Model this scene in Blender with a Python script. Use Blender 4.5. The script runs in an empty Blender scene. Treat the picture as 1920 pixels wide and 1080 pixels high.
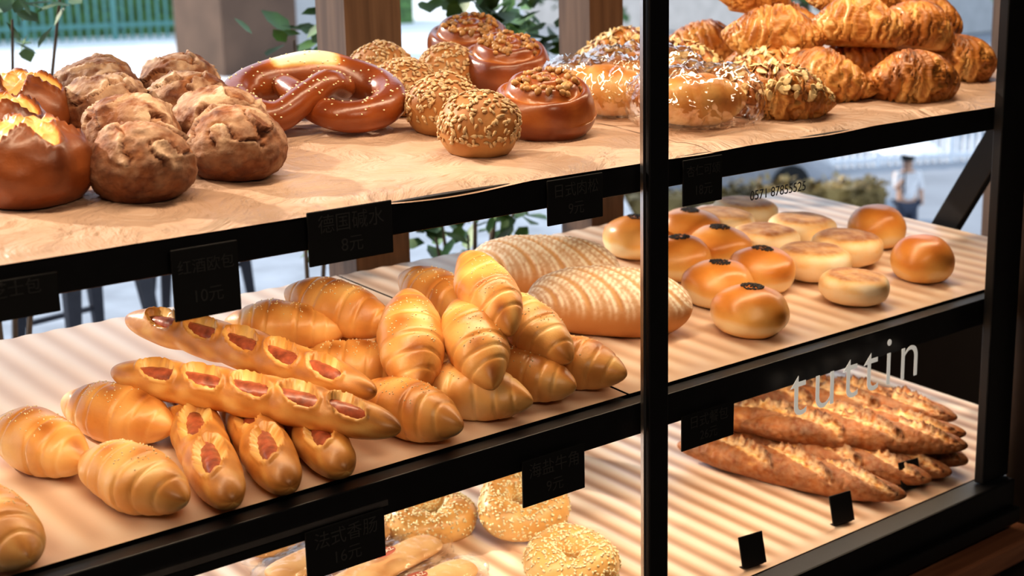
import bpy, bmesh, math, random
from math import sin, cos, pi, sqrt, atan2, exp, radians
from mathutils import Vector, Matrix, noise
random.seed(7)
SC=bpy.context.scene
COL=SC.collection
TI=.07
ZT,ZM,ZB=1.343,.987,.607
def clamp(x,a=0.,b=1.): return a if x<a else b if x>b else x
def sstep(a,b,x):
    x=clamp((x-a)/(b-a)); return x*x*(3-2*x)
def N(x,y,z=0.): return noise.noise(Vector((x,y,z)))
# ------------------------------------------------------------ materials
def newmat(name):
    m=bpy.data.materials.new(name); m.use_nodes=True
    nt=m.node_tree; nt.nodes.clear()
    out=nt.nodes.new('ShaderNodeOutputMaterial'); b=nt.nodes.new('ShaderNodeBsdfPrincipled')
    nt.links.new(b.outputs[0],out.inputs[0]); return m,nt,b,out
def nd(nt,t,**k):
    n=nt.nodes.new(t)
    for a,v in k.items(): setattr(n,a,v)
    return n
def ramp(nt,stops):
    r=nt.nodes.new('ShaderNodeValToRGB'); e=r.color_ramp.elements
    while len(e)<len(stops): e.new(.5)
    for i,(p,c) in enumerate(stops): e[i].position=p; e[i].color=(c[0],c[1],c[2],1)
    return r
def simple(name,col,rough=.5,metal=0.,var=.12,scale=20.,bump=0.,emit=None,es=0.,coat=0.):
    m,nt,b,out=newmat(name)
    tc=nd(nt,'ShaderNodeTexCoord'); no=nd(nt,'ShaderNodeTexNoise'); no.inputs['Scale'].default_value=scale; no.inputs['Detail'].default_value=5
    nt.links.new(tc.outputs['Object'],no.inputs['Vector'])
    lo=[c*(1-var) for c in col]; hi=[min(1,c*(1+var)) for c in col]
    r=ramp(nt,[(.3,lo),(.7,hi)]); nt.links.new(no.outputs[0],r.inputs[0]); nt.links.new(r.outputs[0],b.inputs['Base Color'])
    b.inputs['Roughness'].default_value=rough; b.inputs['Metallic'].default_value=metal; b.inputs['Coat Weight'].default_value=coat
    if bump:
        bp=nd(nt,'ShaderNodeBump'); bp.inputs['Strength'].default_value=bump; bp.inputs['Distance'].default_value=.002
        nt.links.new(no.outputs[0],bp.inputs['Height']); nt.links.new(bp.outputs[0],b.inputs['Normal'])
    if emit:
        b.inputs['Emission Color'].default_value=(*emit,1); b.inputs['Emission Strength'].default_value=es
    return m
def bread(name,stops,rough=.45,coat=0.,nscale=28.,namt=.22,bump=.3,bscale=160.,bdist=.0015,flour=(.82,.7,.52),stretch=None,topdust=0.,fr=(.35,.62),fscale=90.):
    m,nt,b,out=newmat(name)
    L=nt.links.new
    tc=nd(nt,'ShaderNodeTexCoord'); at=nd(nt,'ShaderNodeAttribute',attribute_name='bake'); du=nd(nt,'ShaderNodeAttribute',attribute_name='dust')
    oi=nd(nt,'ShaderNodeObjectInfo')
    ad=nd(nt,'ShaderNodeVectorMath',operation='ADD'); L(tc.outputs['Object'],ad.inputs[0]); L(oi.outputs['Random'],ad.inputs[1])
    no=nd(nt,'ShaderNodeTexNoise'); no.inputs['Scale'].default_value=nscale; no.inputs['Detail'].default_value=6; L(ad.outputs[0],no.inputs['Vector'])
    s=nd(nt,'ShaderNodeMath',operation='MULTIPLY_ADD'); L(no.outputs[0],s.inputs[0]); s.inputs[1].default_value=namt*2; L(at.outputs['Fac'],s.inputs[2])
    s2=nd(nt,'ShaderNodeMath',operation='SUBTRACT'); L(s.outputs[0],s2.inputs[0]); s2.inputs[1].default_value=namt+.06
    r1=nd(nt,'ShaderNodeMath',operation='MULTIPLY_ADD'); L(oi.outputs['Random'],r1.inputs[0]); r1.inputs[1].default_value=.14; L(s2.outputs[0],r1.inputs[2])
    r=ramp(nt,stops); L(r1.outputs[0],r.inputs[0])
    fn=nd(nt,'ShaderNodeTexNoise'); fn.inputs['Scale'].default_value=fscale; fn.inputs['Detail'].default_value=7; L(ad.outputs[0],fn.inputs['Vector'])
    fm=nd(nt,'ShaderNodeMapRange'); fm.inputs['From Min'].default_value=fr[0]; fm.inputs['From Max'].default_value=fr[1]; L(fn.outputs[0],fm.inputs['Value'])
    if topdust:
        ge=nd(nt,'ShaderNodeNewGeometry'); sx=nd(nt,'ShaderNodeSeparateXYZ'); L(ge.outputs['Normal'],sx.inputs[0])
        tm=nd(nt,'ShaderNodeMapRange'); tm.inputs['From Min'].default_value=.0; tm.inputs['From Max'].default_value=.9; tm.inputs['To Max'].default_value=topdust; L(sx.outputs['Z'],tm.inputs['Value'])
        da=nd(nt,'ShaderNodeMath',operation='ADD'); L(tm.outputs[0],da.inputs[0]); L(du.outputs['Fac'],da.inputs[1]); dsrc=da.outputs[0]
    else: dsrc=du.outputs['Fac']
    mu=nd(nt,'ShaderNodeMath',operation='MULTIPLY'); mu.use_clamp=True; L(fm.outputs[0],mu.inputs[0]); L(dsrc,mu.inputs[1])
    mx=nd(nt,'ShaderNodeMixRGB'); L(mu.outputs[0],mx.inputs['Fac']); L(r.outputs[0],mx.inputs['Color1']); mx.inputs['Color2'].default_value=(*flour,1)
    L(mx.outputs[0],b.inputs['Base Color'])
    b.inputs['Roughness'].default_value=rough; b.inputs['Coat Weight'].default_value=coat; b.inputs['Coat Roughness'].default_value=.22
    bn=nd(nt,'ShaderNodeTexNoise'); bn.inputs['Scale'].default_value=bscale; bn.inputs['Detail'].default_value=4
    if stretch:
        mp=nd(nt,'ShaderNodeMapping'); mp.inputs['Scale'].default_value=stretch; L(ad.outputs[0],mp.inputs['Vector']); L(mp.outputs[0],bn.inputs['Vector'])
    else: L(ad.outputs[0],bn.inputs['Vector'])
    bp=nd(nt,'ShaderNodeBump'); bp.inputs['Strength'].default_value=bump; bp.inputs['Distance'].default_value=bdist
    L(bn.outputs[0],bp.inputs['Height']); L(bp.outputs[0],b.inputs['Normal'])
    return m
GOLD=[(0,(.93,.68,.36)),(.26,(.86,.51,.19)),(.55,(.72,.33,.09)),(.88,(.44,.15,.03)),(1,(.25,.07,.015))]
M={}
M['roll']=bread('salt_roll_crust',GOLD,rough=.4,coat=.15,nscale=18)
M['sausbread']=bread('sausage_bread_crust',[(0,(.93,.68,.32)),(.25,(.84,.50,.17)),(.55,(.66,.29,.07)),(1,(.30,.10,.02))],rough=.42,coat=.15)
M['sausage']=simple('sausage_skin',(.36,.095,.045),rough=.35,var=.5,scale=70,coat=.2,bump=.4)
M['rye']=bread('rye_crust',[(0,(.46,.22,.09)),(.35,(.27,.10,.036)),(.7,(.15,.048,.018)),(1,(.055,.016,.008))],rough=.75,bump=1.,bscale=90,bdist=.003,flour=(.62,.43,.29),topdust=.5,nscale=26,namt=.28,fr=(.38,.66),fscale=32)
M['cheesebun']=bread('cheese_bun_crust',[(0,(.88,.62,.24)),(.3,(.74,.38,.09)),(.5,(.40,.12,.03)),(1,(.10,.025,.01))],rough=.4,coat=.2)
M['pretzel']=bread('pretzel_crust',[(0,(.95,.82,.55)),(.18,(.80,.50,.18)),(.38,(.42,.12,.025)),(1,(.14,.025,.008))],rough=.3,coat=.4,namt=.12)
M['seedroll']=bread('seed_roll_crust',[(0,(.66,.40,.16)),(.5,(.45,.20,.06)),(1,(.25,.09,.02))],rough=.55)
M['seed']=simple('sunflower_seed',(.56,.38,.2),rough=.5,var=.45,scale=120)
M['sesame']=simple('white_sesame',(.90,.74,.48),rough=.5,var=.25,scale=150)
M['blacksesame']=simple('black_sesame',(.02,.014,.012),rough=.6)
M['swirl']=bread('swirl_bun_crust',[(0,(.74,.42,.14)),(.35,(.46,.16,.04)),(.65,(.25,.065,.018)),(1,(.09,.022,.01))],rough=.32,coat=.4)
M['walnut']=simple('walnut_pieces',(.42,.22,.075),rough=.5,var=.5,scale=90,bump=.5)
M['crois']=bread('croissant_crust',[(0,(.92,.64,.30)),(.28,(.76,.40,.12)),(.55,(.50,.19,.04)),(1,(.17,.05,.012))],rough=.42,coat=.2,stretch=(.35,1.4,1.4),bump=1.,bdist=.003,bscale=130,namt=.30,nscale=30)
M['almond']=simple('almond_flakes',(.80,.58,.30),rough=.5,var=.3,scale=80)
M['batard']=bread('batard_crust',[(0,(.80,.50,.22)),(.4,(.62,.31,.11)),(.75,(.44,.18,.05)),(1,(.2,.07,.02))],rough=.6,flour=(.90,.79,.63),fr=(.15,.6),fscale=110,nscale=12,namt=.12)
M['bun']=bread('glossy_bun_crust',[(0,(.94,.74,.44)),(.28,(.86,.50,.16)),(.62,(.66,.26,.05)),(1,(.36,.09,.012))],rough=.38,coat=.2,namt=.14,bump=.1)
M['muffin']=bread('muffin_crust',[(0,(.92,.76,.54)),(.35,(.86,.58,.28)),(.65,(.76,.40,.14)),(1,(.4,.15,.04))],rough=.6,namt=.2)
M['baguette']=bread('baguette_crust',[(0,(.90,.62,.30)),(.24,(.70,.35,.10)),(.48,(.40,.13,.03)),(1,(.13,.032,.01))],rough=.55,bump=1.,bdist=.003,bscale=110,flour=(.9,.74,.48),namt=.34,nscale=40)
M['bagel']=bread('bagel_crust',[(0,(.92,.74,.42)),(.5,(.76,.46,.17)),(1,(.45,.17,.04))],rough=.4,coat=.2)
M['cake']=bread('snack_cake',[(0,(.82,.55,.28)),(.5,(.60,.32,.13)),(1,(.30,.12,.04))],rough=.6)
M['black']=simple('black_powder_coat',(.008,.008,.010),rough=.45,var=.2,scale=40)
M['card']=simple('black_card',(.006,.006,.007),rough=.7,var=.3)
M['chalk']=simple('grey_chalk',(.048,.048,.05),rough=.9)
M['alu']=simple('aluminium',(.55,.55,.56),rough=.3,metal=1.)
M['vinyl']=simple('white_sign_glow',(.85,.86,.86),rough=.6,emit=(.95,.9,.8),es=.3)  # emission added to letters standing in for a reflected lit sign
M['vinylg']=simple('grey_vinyl',(.10,.105,.11),rough=.6)
def woodmat(name,a,b_,scale=(1,14,14),rough=.45):
    m,nt,b,out=newmat(name); L=nt.links.new
    tc=nd(nt,'ShaderNodeTexCoord'); mp=nd(nt,'ShaderNodeMapping'); mp.inputs['Scale'].default_value=scale; L(tc.outputs['Object'],mp.inputs['Vector'])
    no=nd(nt,'ShaderNodeTexNoise'); no.inputs['Scale'].default_value=3; no.inputs['Detail'].default_value=8; no.inputs['Distortion'].default_value=.6; L(mp.outputs[0],no.inputs['Vector'])
    r=ramp(nt,[(.3,a),(.7,b_)]); L(no.outputs[0],r.inputs[0]); L(r.outputs[0],b.inputs['Base Color']); b.inputs['Roughness'].default_value=rough; return m
M['wood']=woodmat('reddish_wood',(.24,.09,.045),(.50,.23,.12))
M['postwood']=woodmat('brown_window_wood',(.10,.055,.032),(.19,.11,.065),(14,14,1))
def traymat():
    m,nt,b,out=newmat('tray_painted_shading'); L=nt.links.new  # corrugation shading painted in as stripes: light ridges, browner grooves
    at=nd(nt,'ShaderNodeAttribute',attribute_name='bake'); tc=nd(nt,'ShaderNodeTexCoord'); no=nd(nt,'ShaderNodeTexNoise'); no.inputs['Scale'].default_value=3; no.inputs['Detail'].default_value=5; L(tc.outputs['Object'],no.inputs['Vector'])  # on the tray, bake carries the painted ridge and groove shading
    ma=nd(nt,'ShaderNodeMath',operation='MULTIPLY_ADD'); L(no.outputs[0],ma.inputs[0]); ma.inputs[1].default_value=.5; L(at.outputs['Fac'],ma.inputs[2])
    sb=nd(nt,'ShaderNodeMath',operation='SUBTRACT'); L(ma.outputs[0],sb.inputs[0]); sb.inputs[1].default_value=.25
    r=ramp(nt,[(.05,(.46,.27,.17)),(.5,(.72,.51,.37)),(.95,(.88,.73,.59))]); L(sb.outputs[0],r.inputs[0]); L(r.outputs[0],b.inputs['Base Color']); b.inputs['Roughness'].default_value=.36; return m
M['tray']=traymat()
def papermat():
    m,nt,b,out=newmat('baking_paper'); L=nt.links.new
    tc=nd(nt,'ShaderNodeTexCoord'); no=nd(nt,'ShaderNodeTexNoise'); no.inputs['Scale'].default_value=5; no.inputs['Detail'].default_value=7; L(tc.outputs['Object'],no.inputs['Vector'])
    r=ramp(nt,[(.3,(.46,.30,.21)),(.7,(.66,.47,.35))]); L(no.outputs[0],r.inputs[0]); L(r.outputs[0],b.inputs['Base Color']); b.inputs['Roughness'].default_value=.4
    n2=nd(nt,'ShaderNodeTexNoise'); n2.inputs['Scale'].default_value=9; n2.inputs['Detail'].default_value=5; n2.inputs['Distortion'].default_value=2.2; L(tc.outputs['Object'],n2.inputs['Vector'])
    bp=nd(nt,'ShaderNodeBump'); bp.inputs['Strength'].default_value=1.; bp.inputs['Distance'].default_value=.020; L(n2.outputs[0],bp.inputs['Height']); L(bp.outputs[0],b.inputs['Normal'])
    return m
M['paper']=papermat()
def glassmat(name,k=1.8,tint=(.93,.96,.97),rough=0.,bump=0.,base=.0):
    m,nt,b,out=newmat(name); nt.nodes.remove(b); L=nt.links.new
    tr=nd(nt,'ShaderNodeBsdfTransparent'); tr.inputs[0].default_value=(*tint,1)
    gl=nd(nt,'ShaderNodeBsdfGlossy'); gl.inputs['Roughness'].default_value=rough; gl.inputs[0].default_value=(1,1,1,1)
    lw=nd(nt,'ShaderNodeLayerWeight'); lw.inputs['Blend'].default_value=.5
    pw=nd(nt,'ShaderNodeMath',operation='POWER'); L(lw.outputs['Facing'],pw.inputs[0]); pw.inputs[1].default_value=4.
    ma=nd(nt,'ShaderNodeMath',operation='MULTIPLY_ADD'); ma.use_clamp=True; L(pw.outputs[0],ma.inputs[0]); ma.inputs[1].default_value=.9*min(1,k/1.6); ma.inputs[2].default_value=.04*k+base
    mx=nd(nt,'ShaderNodeMixShader'); L(ma.outputs[0],mx.inputs[0]); L(tr.outputs[0],mx.inputs[1]); L(gl.outputs[0],mx.inputs[2]); L(mx.outputs[0],out.inputs[0])
    tc=nd(nt,'ShaderNodeTexCoord'); no=nd(nt,'ShaderNodeTexNoise'); no.inputs['Scale'].default_value=30 if bump else 2; L(tc.outputs['Object'],no.inputs['Vector'])
    if bump:
        bp=nd(nt,'ShaderNodeBump'); bp.inputs['Strength'].default_value=bump; bp.inputs['Distance'].default_value=.01; L(no.outputs[0],bp.inputs['Height']); L(bp.outputs[0],gl.inputs['Normal'])
    return m
M['film']=glassmat('clear_plastic_film',2.,tint=(.97,.95,.93),rough=.10,bump=.9,base=.10)
M['film2']=glassmat('clear_snack_wrapper',.8,tint=(.98,.97,.96),rough=.15,bump=.9,base=.02)
# ------------------------------------------------------------ object helpers
def mkobj(name,me,parent=None,loc=None,label=None,cat=None,group=None,kind=None):
    o=bpy.data.objects.new(name,me); COL.objects.link(o)
    if loc is not None: o.location=loc
    if parent: o.parent=parent
    if label: o['label']=label
    if cat: o['category']=cat
    if group: o['group']=group
    if kind: o['kind']=kind
    return o
def mesh(name,vs,fs,mat,bake=None,dust=None,smooth=True):
    me=bpy.data.meshes.new(name); me.from_pydata([tuple(v) for v in vs],[],fs)
    for m_ in (mat if isinstance(mat,(list,tuple)) else [mat]): me.materials.append(m_)
    if smooth: me.polygons.foreach_set('use_smooth',[True]*len(me.polygons))
    if bake is not None:
        a=me.attributes.new('bake','FLOAT','POINT'); a.data.foreach_set('value',bake)
        a=me.attributes.new('dust','FLOAT','POINT'); a.data.foreach_set('value',dust if dust else [0.]*len(vs))
    me.update(); return me
def boxv(x0,x1,y0,y1,z0,z1,vs,fs):
    b=len(vs); vs+= [(x0,y0,z0),(x1,y0,z0),(x1,y1,z0),(x0,y1,z0),(x0,y0,z1),(x1,y0,z1),(x1,y1,z1),(x0,y1,z1)]
    fs+= [(b,b+3,b+2,b+1),(b+4,b+5,b+6,b+7),(b,b+1,b+5,b+4),(b+1,b+2,b+6,b+5),(b+2,b+3,b+7,b+6),(b+3,b,b+4,b+7)]
def box(name,x0,x1,y0,y1,z0,z1,mat,parent=None,bevel=0.,**k):
    vs,fs=[],[]; cx,cy,cz=(x0+x1)/2,(y0+y1)/2,(z0+z1)/2
    boxv(x0-cx,x1-cx,y0-cy,y1-cy,z0-cz,z1-cz,vs,fs)
    o=mkobj(name,mesh(name,vs,fs,mat,smooth=False),parent,(cx,cy,cz),**k)
    if bevel:
        m_=o.modifiers.new('bevel','BEVEL'); m_.width=bevel; m_.segments=2
    return o
def surf(name,nt,nth,fn,mat):
    vs,fs,bk,du=[],[],[],[]
    def add(t,th):
        p=fn(t,th); vs.append(p[0:3]); bk.append(p[3]); du.append(p[4] if len(p)>4 else 0.)
    add(-1,0)
    for i in range(1,nt):
        u=-1+2*i/nt; t=u*(1.5-.5*u*u)
        for j in range(nth): add(t,2*pi*j/nth)
    add(1,0); e=len(vs)-1
    for j in range(nth):
        k=(j+1)%nth; fs.append((0,1+k,1+j)); b=1+(nt-2)*nth; fs.append((b+j,b+k,e))
    for i in range(nt-2):
        for j in range(nth):
            k=(j+1)%nth; a=1+i*nth; fs.append((a+j,a+k,a+nth+k,a+nth+j))
    return mesh(name,vs,fs,mat,bk,du)
def flat(z,lim): return z if z>lim else lim+(z-lim)*.12
def seedbase(lx,ly,lz,k=6,tear=.0):
    vs=[(-lx,0,0)]
    rings=[(-.55,.8),(.1,1.),(.65,.62)]
    for t,r in rings:
        for j in range(k): a=2*pi*j/k; vs.append((lx*t,ly*r*cos(a)*(1-tear*t),lz*r*sin(a)))
    vs.append((lx,0,0)); fs=[]
    for j in range(k):
        q=(j+1)%k; fs.append((0,1+q,1+j)); fs.append((1+2*k+j,1+2*k+q,len(vs)-1))
        for i in range(2): a=1+i*k; fs.append((a+j,a+q,a+k+q,a+k+j))
    return vs,fs
def scatter(name,fn,n,size,cond,mat,seed,tmin=-1,tmax=1,lift=.3,tear=.4,tilt=.35,samp=None):
    rnd=random.Random(seed); bv,bf=seedbase(*size,tear=tear); vs,fs=[],[]; c=0; tries=0
    while c<n and tries<n*30:
        tries+=1
        t=rnd.uniform(tmin,tmax); th=rnd.uniform(0,2*pi)
        if samp: t,th=samp(rnd)
        p=Vector(fn(t,th)[:3])
        if not cond(p,t,th): continue
        e=.01; a=Vector(fn(min(.999,t+e),th)[:3])-Vector(fn(max(-.999,t-e),th)[:3]); b=Vector(fn(t,th+e)[:3])-Vector(fn(t,th-e)[:3])
        nn=b.cross(a)
        if nn.length<1e-12: nn=Vector((0,0,1))
        nn.normalize()
        if nn.dot(p-Vector((0,0,.02)))<0: nn=-nn
        q=Vector((0,0,1)).rotation_difference(nn).to_matrix()@Matrix.Rotation(rnd.uniform(0,6.28),3,'Z')@Matrix.Rotation(rnd.uniform(-tilt,tilt),3,'Y')@Matrix.Rotation(rnd.uniform(-tilt,tilt),3,'X')
        s=rnd.uniform(.8,1.2); b0=len(vs)
        for v in bv: vs.append(q@(Vector(v)*s)+p+nn*size[2]*lift)
        for f_ in bf: fs.append(tuple(b0+i for i in f_))
        c+=1
    return mesh(name,vs,fs,mat)
def torusf(name,nu,nv,fn,mat):
    vs,fs,bk=[],[],[]
    for i in range(nu):
        for j in range(nv):
            p=fn(2*pi*i/nu,2*pi*j/nv); vs.append(p[:3]); bk.append(p[3])
    for i in range(nu):
        for j in range(nv):
            a=i*nv+j; b=i*nv+(j+1)%nv; c=((i+1)%nu)*nv+(j+1)%nv; d=((i+1)%nu)*nv+j; fs.append((a,d,c,b))
    return mesh(name,vs,fs,mat,bk)
def catmull(pts,n):
    out=[]; P=[pts[0]]+pts+[pts[-1]]
    for i in range(1,len(P)-2):
        for k in range(n):
            t=k/n; a,b,c,d=P[i-1],P[i],P[i+1],P[i+2]
            out.append(tuple(.5*((2*b[m])+(-a[m]+c[m])*t+(2*a[m]-5*b[m]+4*c[m]-d[m])*t*t+(-a[m]+3*b[m]-3*c[m]+d[m])*t**3) for m in range(len(a))))
    out.append(tuple(pts[-1])); return out
def sweep(path,nv,bakef):
    vs,fs,bk=[],[],[]; n=len(path); frames=[]
    up=Vector((0,0,1))
    for i in range(n):
        a=Vector(path[max(0,i-1)][:3]); b=Vector(path[min(n-1,i+1)][:3]); T=(b-a).normalized()
        S=T.cross(up).normalized() if abs(T.z)<.95 else Vector((1,0,0)); U=S.cross(T).normalized(); p=Vector(path[i][:3]); r=path[i][3]
        frames.append((p,S,U,r))
        for j in range(nv):
            th=2*pi*j/nv; q=p+S*(cos(th)*r)+U*(sin(th)*r); vs.append(q); bk.append(bakef(q,i/(n-1),th))
    for i in range(n-1):
        for j in range(nv):
            k=(j+1)%nv; fs.append((i*nv+j,i*nv+k,(i+1)*nv+k,(i+1)*nv+j))
    fs.append(tuple(range(nv-1,-1,-1))); fs.append(tuple((n-1)*nv+j for j in range(nv)))
    return vs,fs,bk,frames
def put(parts,name,z0,x,y,yaw=0.,h=0.,pitch=0.,rollr=0.,sc=1.,label='',cat='',group=None):
    o=mkobj(name,parts[0][1],label=label,cat=cat,group=group)
    R=Matrix.Rotation(TI,4,'X')@Matrix.Rotation(radians(yaw),4,'Z')@Matrix.Rotation(radians(pitch),4,'Y')@Matrix.Rotation(radians(rollr),4,'X')
    s=sc if isinstance(sc,(tuple,list)) else (sc,sc,sc)
    o.matrix_world=Matrix.Translation((x,y,z0+TI*y+h))@R@Matrix.Diagonal((*s,1))
    for p in parts[1:]:
        c=mkobj(p[0],p[1],parent=o)
        if len(p)>2 and p[2]: c['label']=p[2]
        if len(p)>3 and p[3]: c['kind']='stuff'
    return o
# ------------------------------------------------------------ bread shapes
def rollfn(seed,L,R,edges,depth=.05,bend=0.,tip=.58,step=.045,gw=.022,flatk=.72,twist=.13,rag=0.,streak=0.,ex=3.4):
    E=[0.]+edges+[1.02]
    def fn(t,th):
        c,s=cos(th),sin(th)
        a=abs(t+.03*sin(seed))+twist*(.5*sin(th*1.+seed)+.3*c)*(1 if t>0 else -1)*min(1,abs(t)*5)+rag*N(c*3+seed,s*3,t*6)
        a=abs(a)
        env=max(0.,1-abs(t)**ex)**.55*(tip+(1-tip)*cos(t*pi/2))
        g=0.;bul=0.;q=0
        for k in range(len(E)-1):
            if E[k]<=a<E[k+1]:
                q=(a-E[k])/(E[k+1]-E[k])
                bul=step*(.35+.65*q)*(1-.25*q**6) if k<len(E)-2 else step*.3
        for e in edges:
            d=(a-e-.4*gw)/gw; g=max(g,exp(-d*d))
        n=N(t*2.2+seed*3,c*.9,s*.9+seed)*.12
        sk=N(a*26,c*1.2+seed,s*1.2)*streak
        r=R*env*(1+bul-depth*g+n+sk*.06)
        x=L/2*t; y=r*c*1.06; z=flat(r*s*.96,-R*flatk*(.45+.55*env))
        zc=R*flatk
        if bend:
            ph=t*bend; Rc=(L/2)/bend; x2=(Rc-y)*sin(ph); y2=Rc-(Rc-y)*cos(ph)-Rc*(1-cos(bend))*.5; x,y=x2,y2
            z=z+R*flatk*(.5+.5*env)-zc
        bake=.36+.20*s+N(t*3+seed,c*1.5+5,s)*.40-.12*g*(.6+.4*s)+.05*q*q+sk*.6
        return (x,y,z+zc,bake)
    return fn
def saltroll(seed,L=.195,R=.0415):
    rnd=random.Random(seed)
    ed=[.20+rnd.uniform(-.03,.03),.45+rnd.uniform(-.03,.03),.70+rnd.uniform(-.03,.03)]
    fn=rollfn(seed,L,R,ed)
    b=surf('salt_roll',104,44,fn,M['roll'])
    s=scatter('salt_grains',fn,60,(.0010,.0010,.0010),lambda p,t,th:sin(th)>.7,M['sesame'],seed,-.5,.4)
    return [('salt_roll',b),('salt_grains',s,'white salt grains',1)]
def croissant(seed,L=.215,R=.047,bend=.85):
    rnd=random.Random(seed+50)
    ed=[.09,.22,.34,.46,.58,.70,.81,.91]; ed=[e+rnd.uniform(-.025,.025) for e in ed]
    fn=rollfn(seed,L,R,ed,depth=.16,bend=bend,tip=.25,step=.24,gw=.018,twist=.12,rag=.10,streak=.6,ex=2.8)
    def f2(t,th):
        x,y,z,b=fn(t,th); return (x,y,z,b+.10)
    return [('croissant',surf('croissant',150,60,f2,M['crois']))],fn
def almondc(seed):
    pr,fn=croissant(seed,.23,.048,.5)
    a=scatter('almond_flakes',fn,260,(.0095,.006,.0006),lambda p,t,th:sin(th)>.1,M['almond'],seed,-.85,.85,lift=2.5,tear=.3,tilt=.3)
    pr[0]=('almond_croissant',pr[0][1]); return pr+[('almond_flakes',a,'toasted sliced almond flakes',1)]
def sausagebread(seed,L,nop,R=.032,off=.12):
    cs=[-.82+1.64*(k+.5)/nop for k in range(nop)]; hw=.82/nop*.90
    def win(t,th):
        a=(th-pi/2+pi)%(2*pi)-pi
        w=-9.
        for c_ in cs:
            q=((t-c_)/hw)**2+((a-off-.30*(t-c_)/hw)/.66)**2+.25*N(t*30,th*3,seed)
            w=max(w,1-q)
        return w
    def axis(t): return .006*sin(t*2.2+seed)
    def fn(t,th):
        c,s=cos(th),sin(th); w=win(t,th)
        env=max(0,1-abs(t)**5)**.5*(.90+.10*cos(t*pi/2))
        inn=sstep(.05,.30,w); rim=exp(-((w-.0)/.16)**2)
        wst=0.
        for k in range(nop-1):
            m_=(cs[k]+cs[k+1])/2; wst=max(wst,exp(-((t-m_)/.05)**2))
        n=N(t*6+seed,c,s)*.08
        r=R*env*(1-.58*inn+.14*rim*max(0,s)-.07*wst+n)
        z=flat(r*s,-R*.78)
        bake=.42+.22*s+N(t*8+seed,c*2,s*2)*.35-.50*inn-.16*rim+.18*sstep(.85,1,abs(t))+.08*wst
        return (L/2*t,r*c*1.08+axis(t),z+R*.78,bake)
    body=surf('sausage_bread',int(210*L/.42),52,fn,M['sausbread'])
    def sf(t,th):
        env=max(0,1-abs(t)**8)**.5; r=R*.38*env*(1+.10*N(t*30,cos(th)*2,sin(th)*2))
        T=t*.82
        return (L/2*T,r*cos(th)*1.2+axis(T)-R*.06,r*sin(th)+R*.78+R*.30,.5)
    sg=surf('sausage',90,18,sf,M['sausage'])
    return [('sausage_bread',body),('sausage',sg,'reddish brown sausage in the openings')]
def ryeroll(seed,R=.068,H=.055):
    def fn(t,th):
        ph=(t)*pi/2; rr=cos(ph); z=sin(ph)
        p=Vector((rr*cos(th),rr*sin(th),z))
        n1=noise.noise(p*1.2+Vector((seed*3.1,0,0))); n2=noise.noise(p*1.3+Vector((0,seed*2.3,4)))+.10*noise.noise(p*5)+.06*noise.noise(p*11); fine=noise.fractal(p*5+Vector((seed,)*3),.8,2.,5)
        up=sstep(-.1,.4,z)
        crack=exp(-(n2/.035)**2)*up; side=sstep(0,.06,n2)*up
        r=1+.08*n1-.10*crack+.09*side*exp(-(n2/.2)**2)+.036*fine
        q=p*r
        bake=.60+.30*fine-.30*exp(-((n2+.07)/.05)**2)*up+.25*crack-.08*z
        return (q.x*R,q.y*R,flat(q.z*H,-H*.72)+H*.72,bake,.25+.9*side*exp(-((n2-.15)/.15)**2)-.6*crack+.5*n1)
    return [('rye_roll',surf('rye_roll',90,104,fn,M['rye']))]
def cheesebun(seed,R=.075,H=.058):
    def fn(t,th):
        ph=t*pi/2; rr=cos(ph); z=sin(ph)
        n1=N(cos(th)*rr*2+seed,sin(th)*rr*2,z*2)
        star=.62+.22*cos(5*th+seed)
        top=sstep(star+.06,star-.06,rr)*(1 if z>0 else 0)
        lump=N(cos(th)*rr*7+seed,sin(th)*rr*7,3)
        r=1+.08*n1; zz=z*(1+.05*n1)
        rim=exp(-((rr-star-.05)/.07)**2)*(1 if z>0 else 0)
        zz+=top*(.22*lump-.06)+rim*.14
        bake=.75+.2*n1-.70*top+.15*rim+.7*lump*top
        return (rr*cos(th)*R*r,rr*sin(th)*R*r,flat(zz*H,-H*.7)+H*.7,bake)
    return [('cheese_bun',surf('cheese_bun',56,64,fn,M['cheesebun']))]
def ballfn(seed,R,H,fl=.72,lump=.08,bk=.5,sq=1.,paleside=0.):
    def fn(t,th):
        ph=t*pi/2; rr=max(0,cos(ph))**sq; z=sin(ph)
        n=N(cos(th)*rr*1.4+seed,sin(th)*rr*1.4,z*1.3)
        r=1+lump*n
        bake=bk+.28*z+.25*n-paleside*exp(-((z+.35)/.28)**2)
        return (rr*cos(th)*R*r,rr*sin(th)*R*r,flat(z*H*r,-H*fl)+H*fl,bake)
    return fn
def usamp(lo=-.3,hi=1.):
    def f_(rnd):
        z=rnd.uniform(lo,hi); return (math.asin(clamp(z,-1,1))/(pi/2),rnd.uniform(0,2*pi))
    return f_
def seedroll(seed,R=.058,H=.052):
    fn=ballfn(seed,R,H)
    b=surf('seeded_roll',36,44,fn,M['seedroll'])
    s=scatter('sunflower_seeds',fn,430,(.0052,.0026,.0018),lambda p,t,th:True,M['seed'],seed,lift=.7,tear=.45,samp=usamp(-.3,1))
    return [('seeded_roll',b),('sunflower_seeds',s,'toasted sunflower seeds covering the crust',1)]
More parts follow.
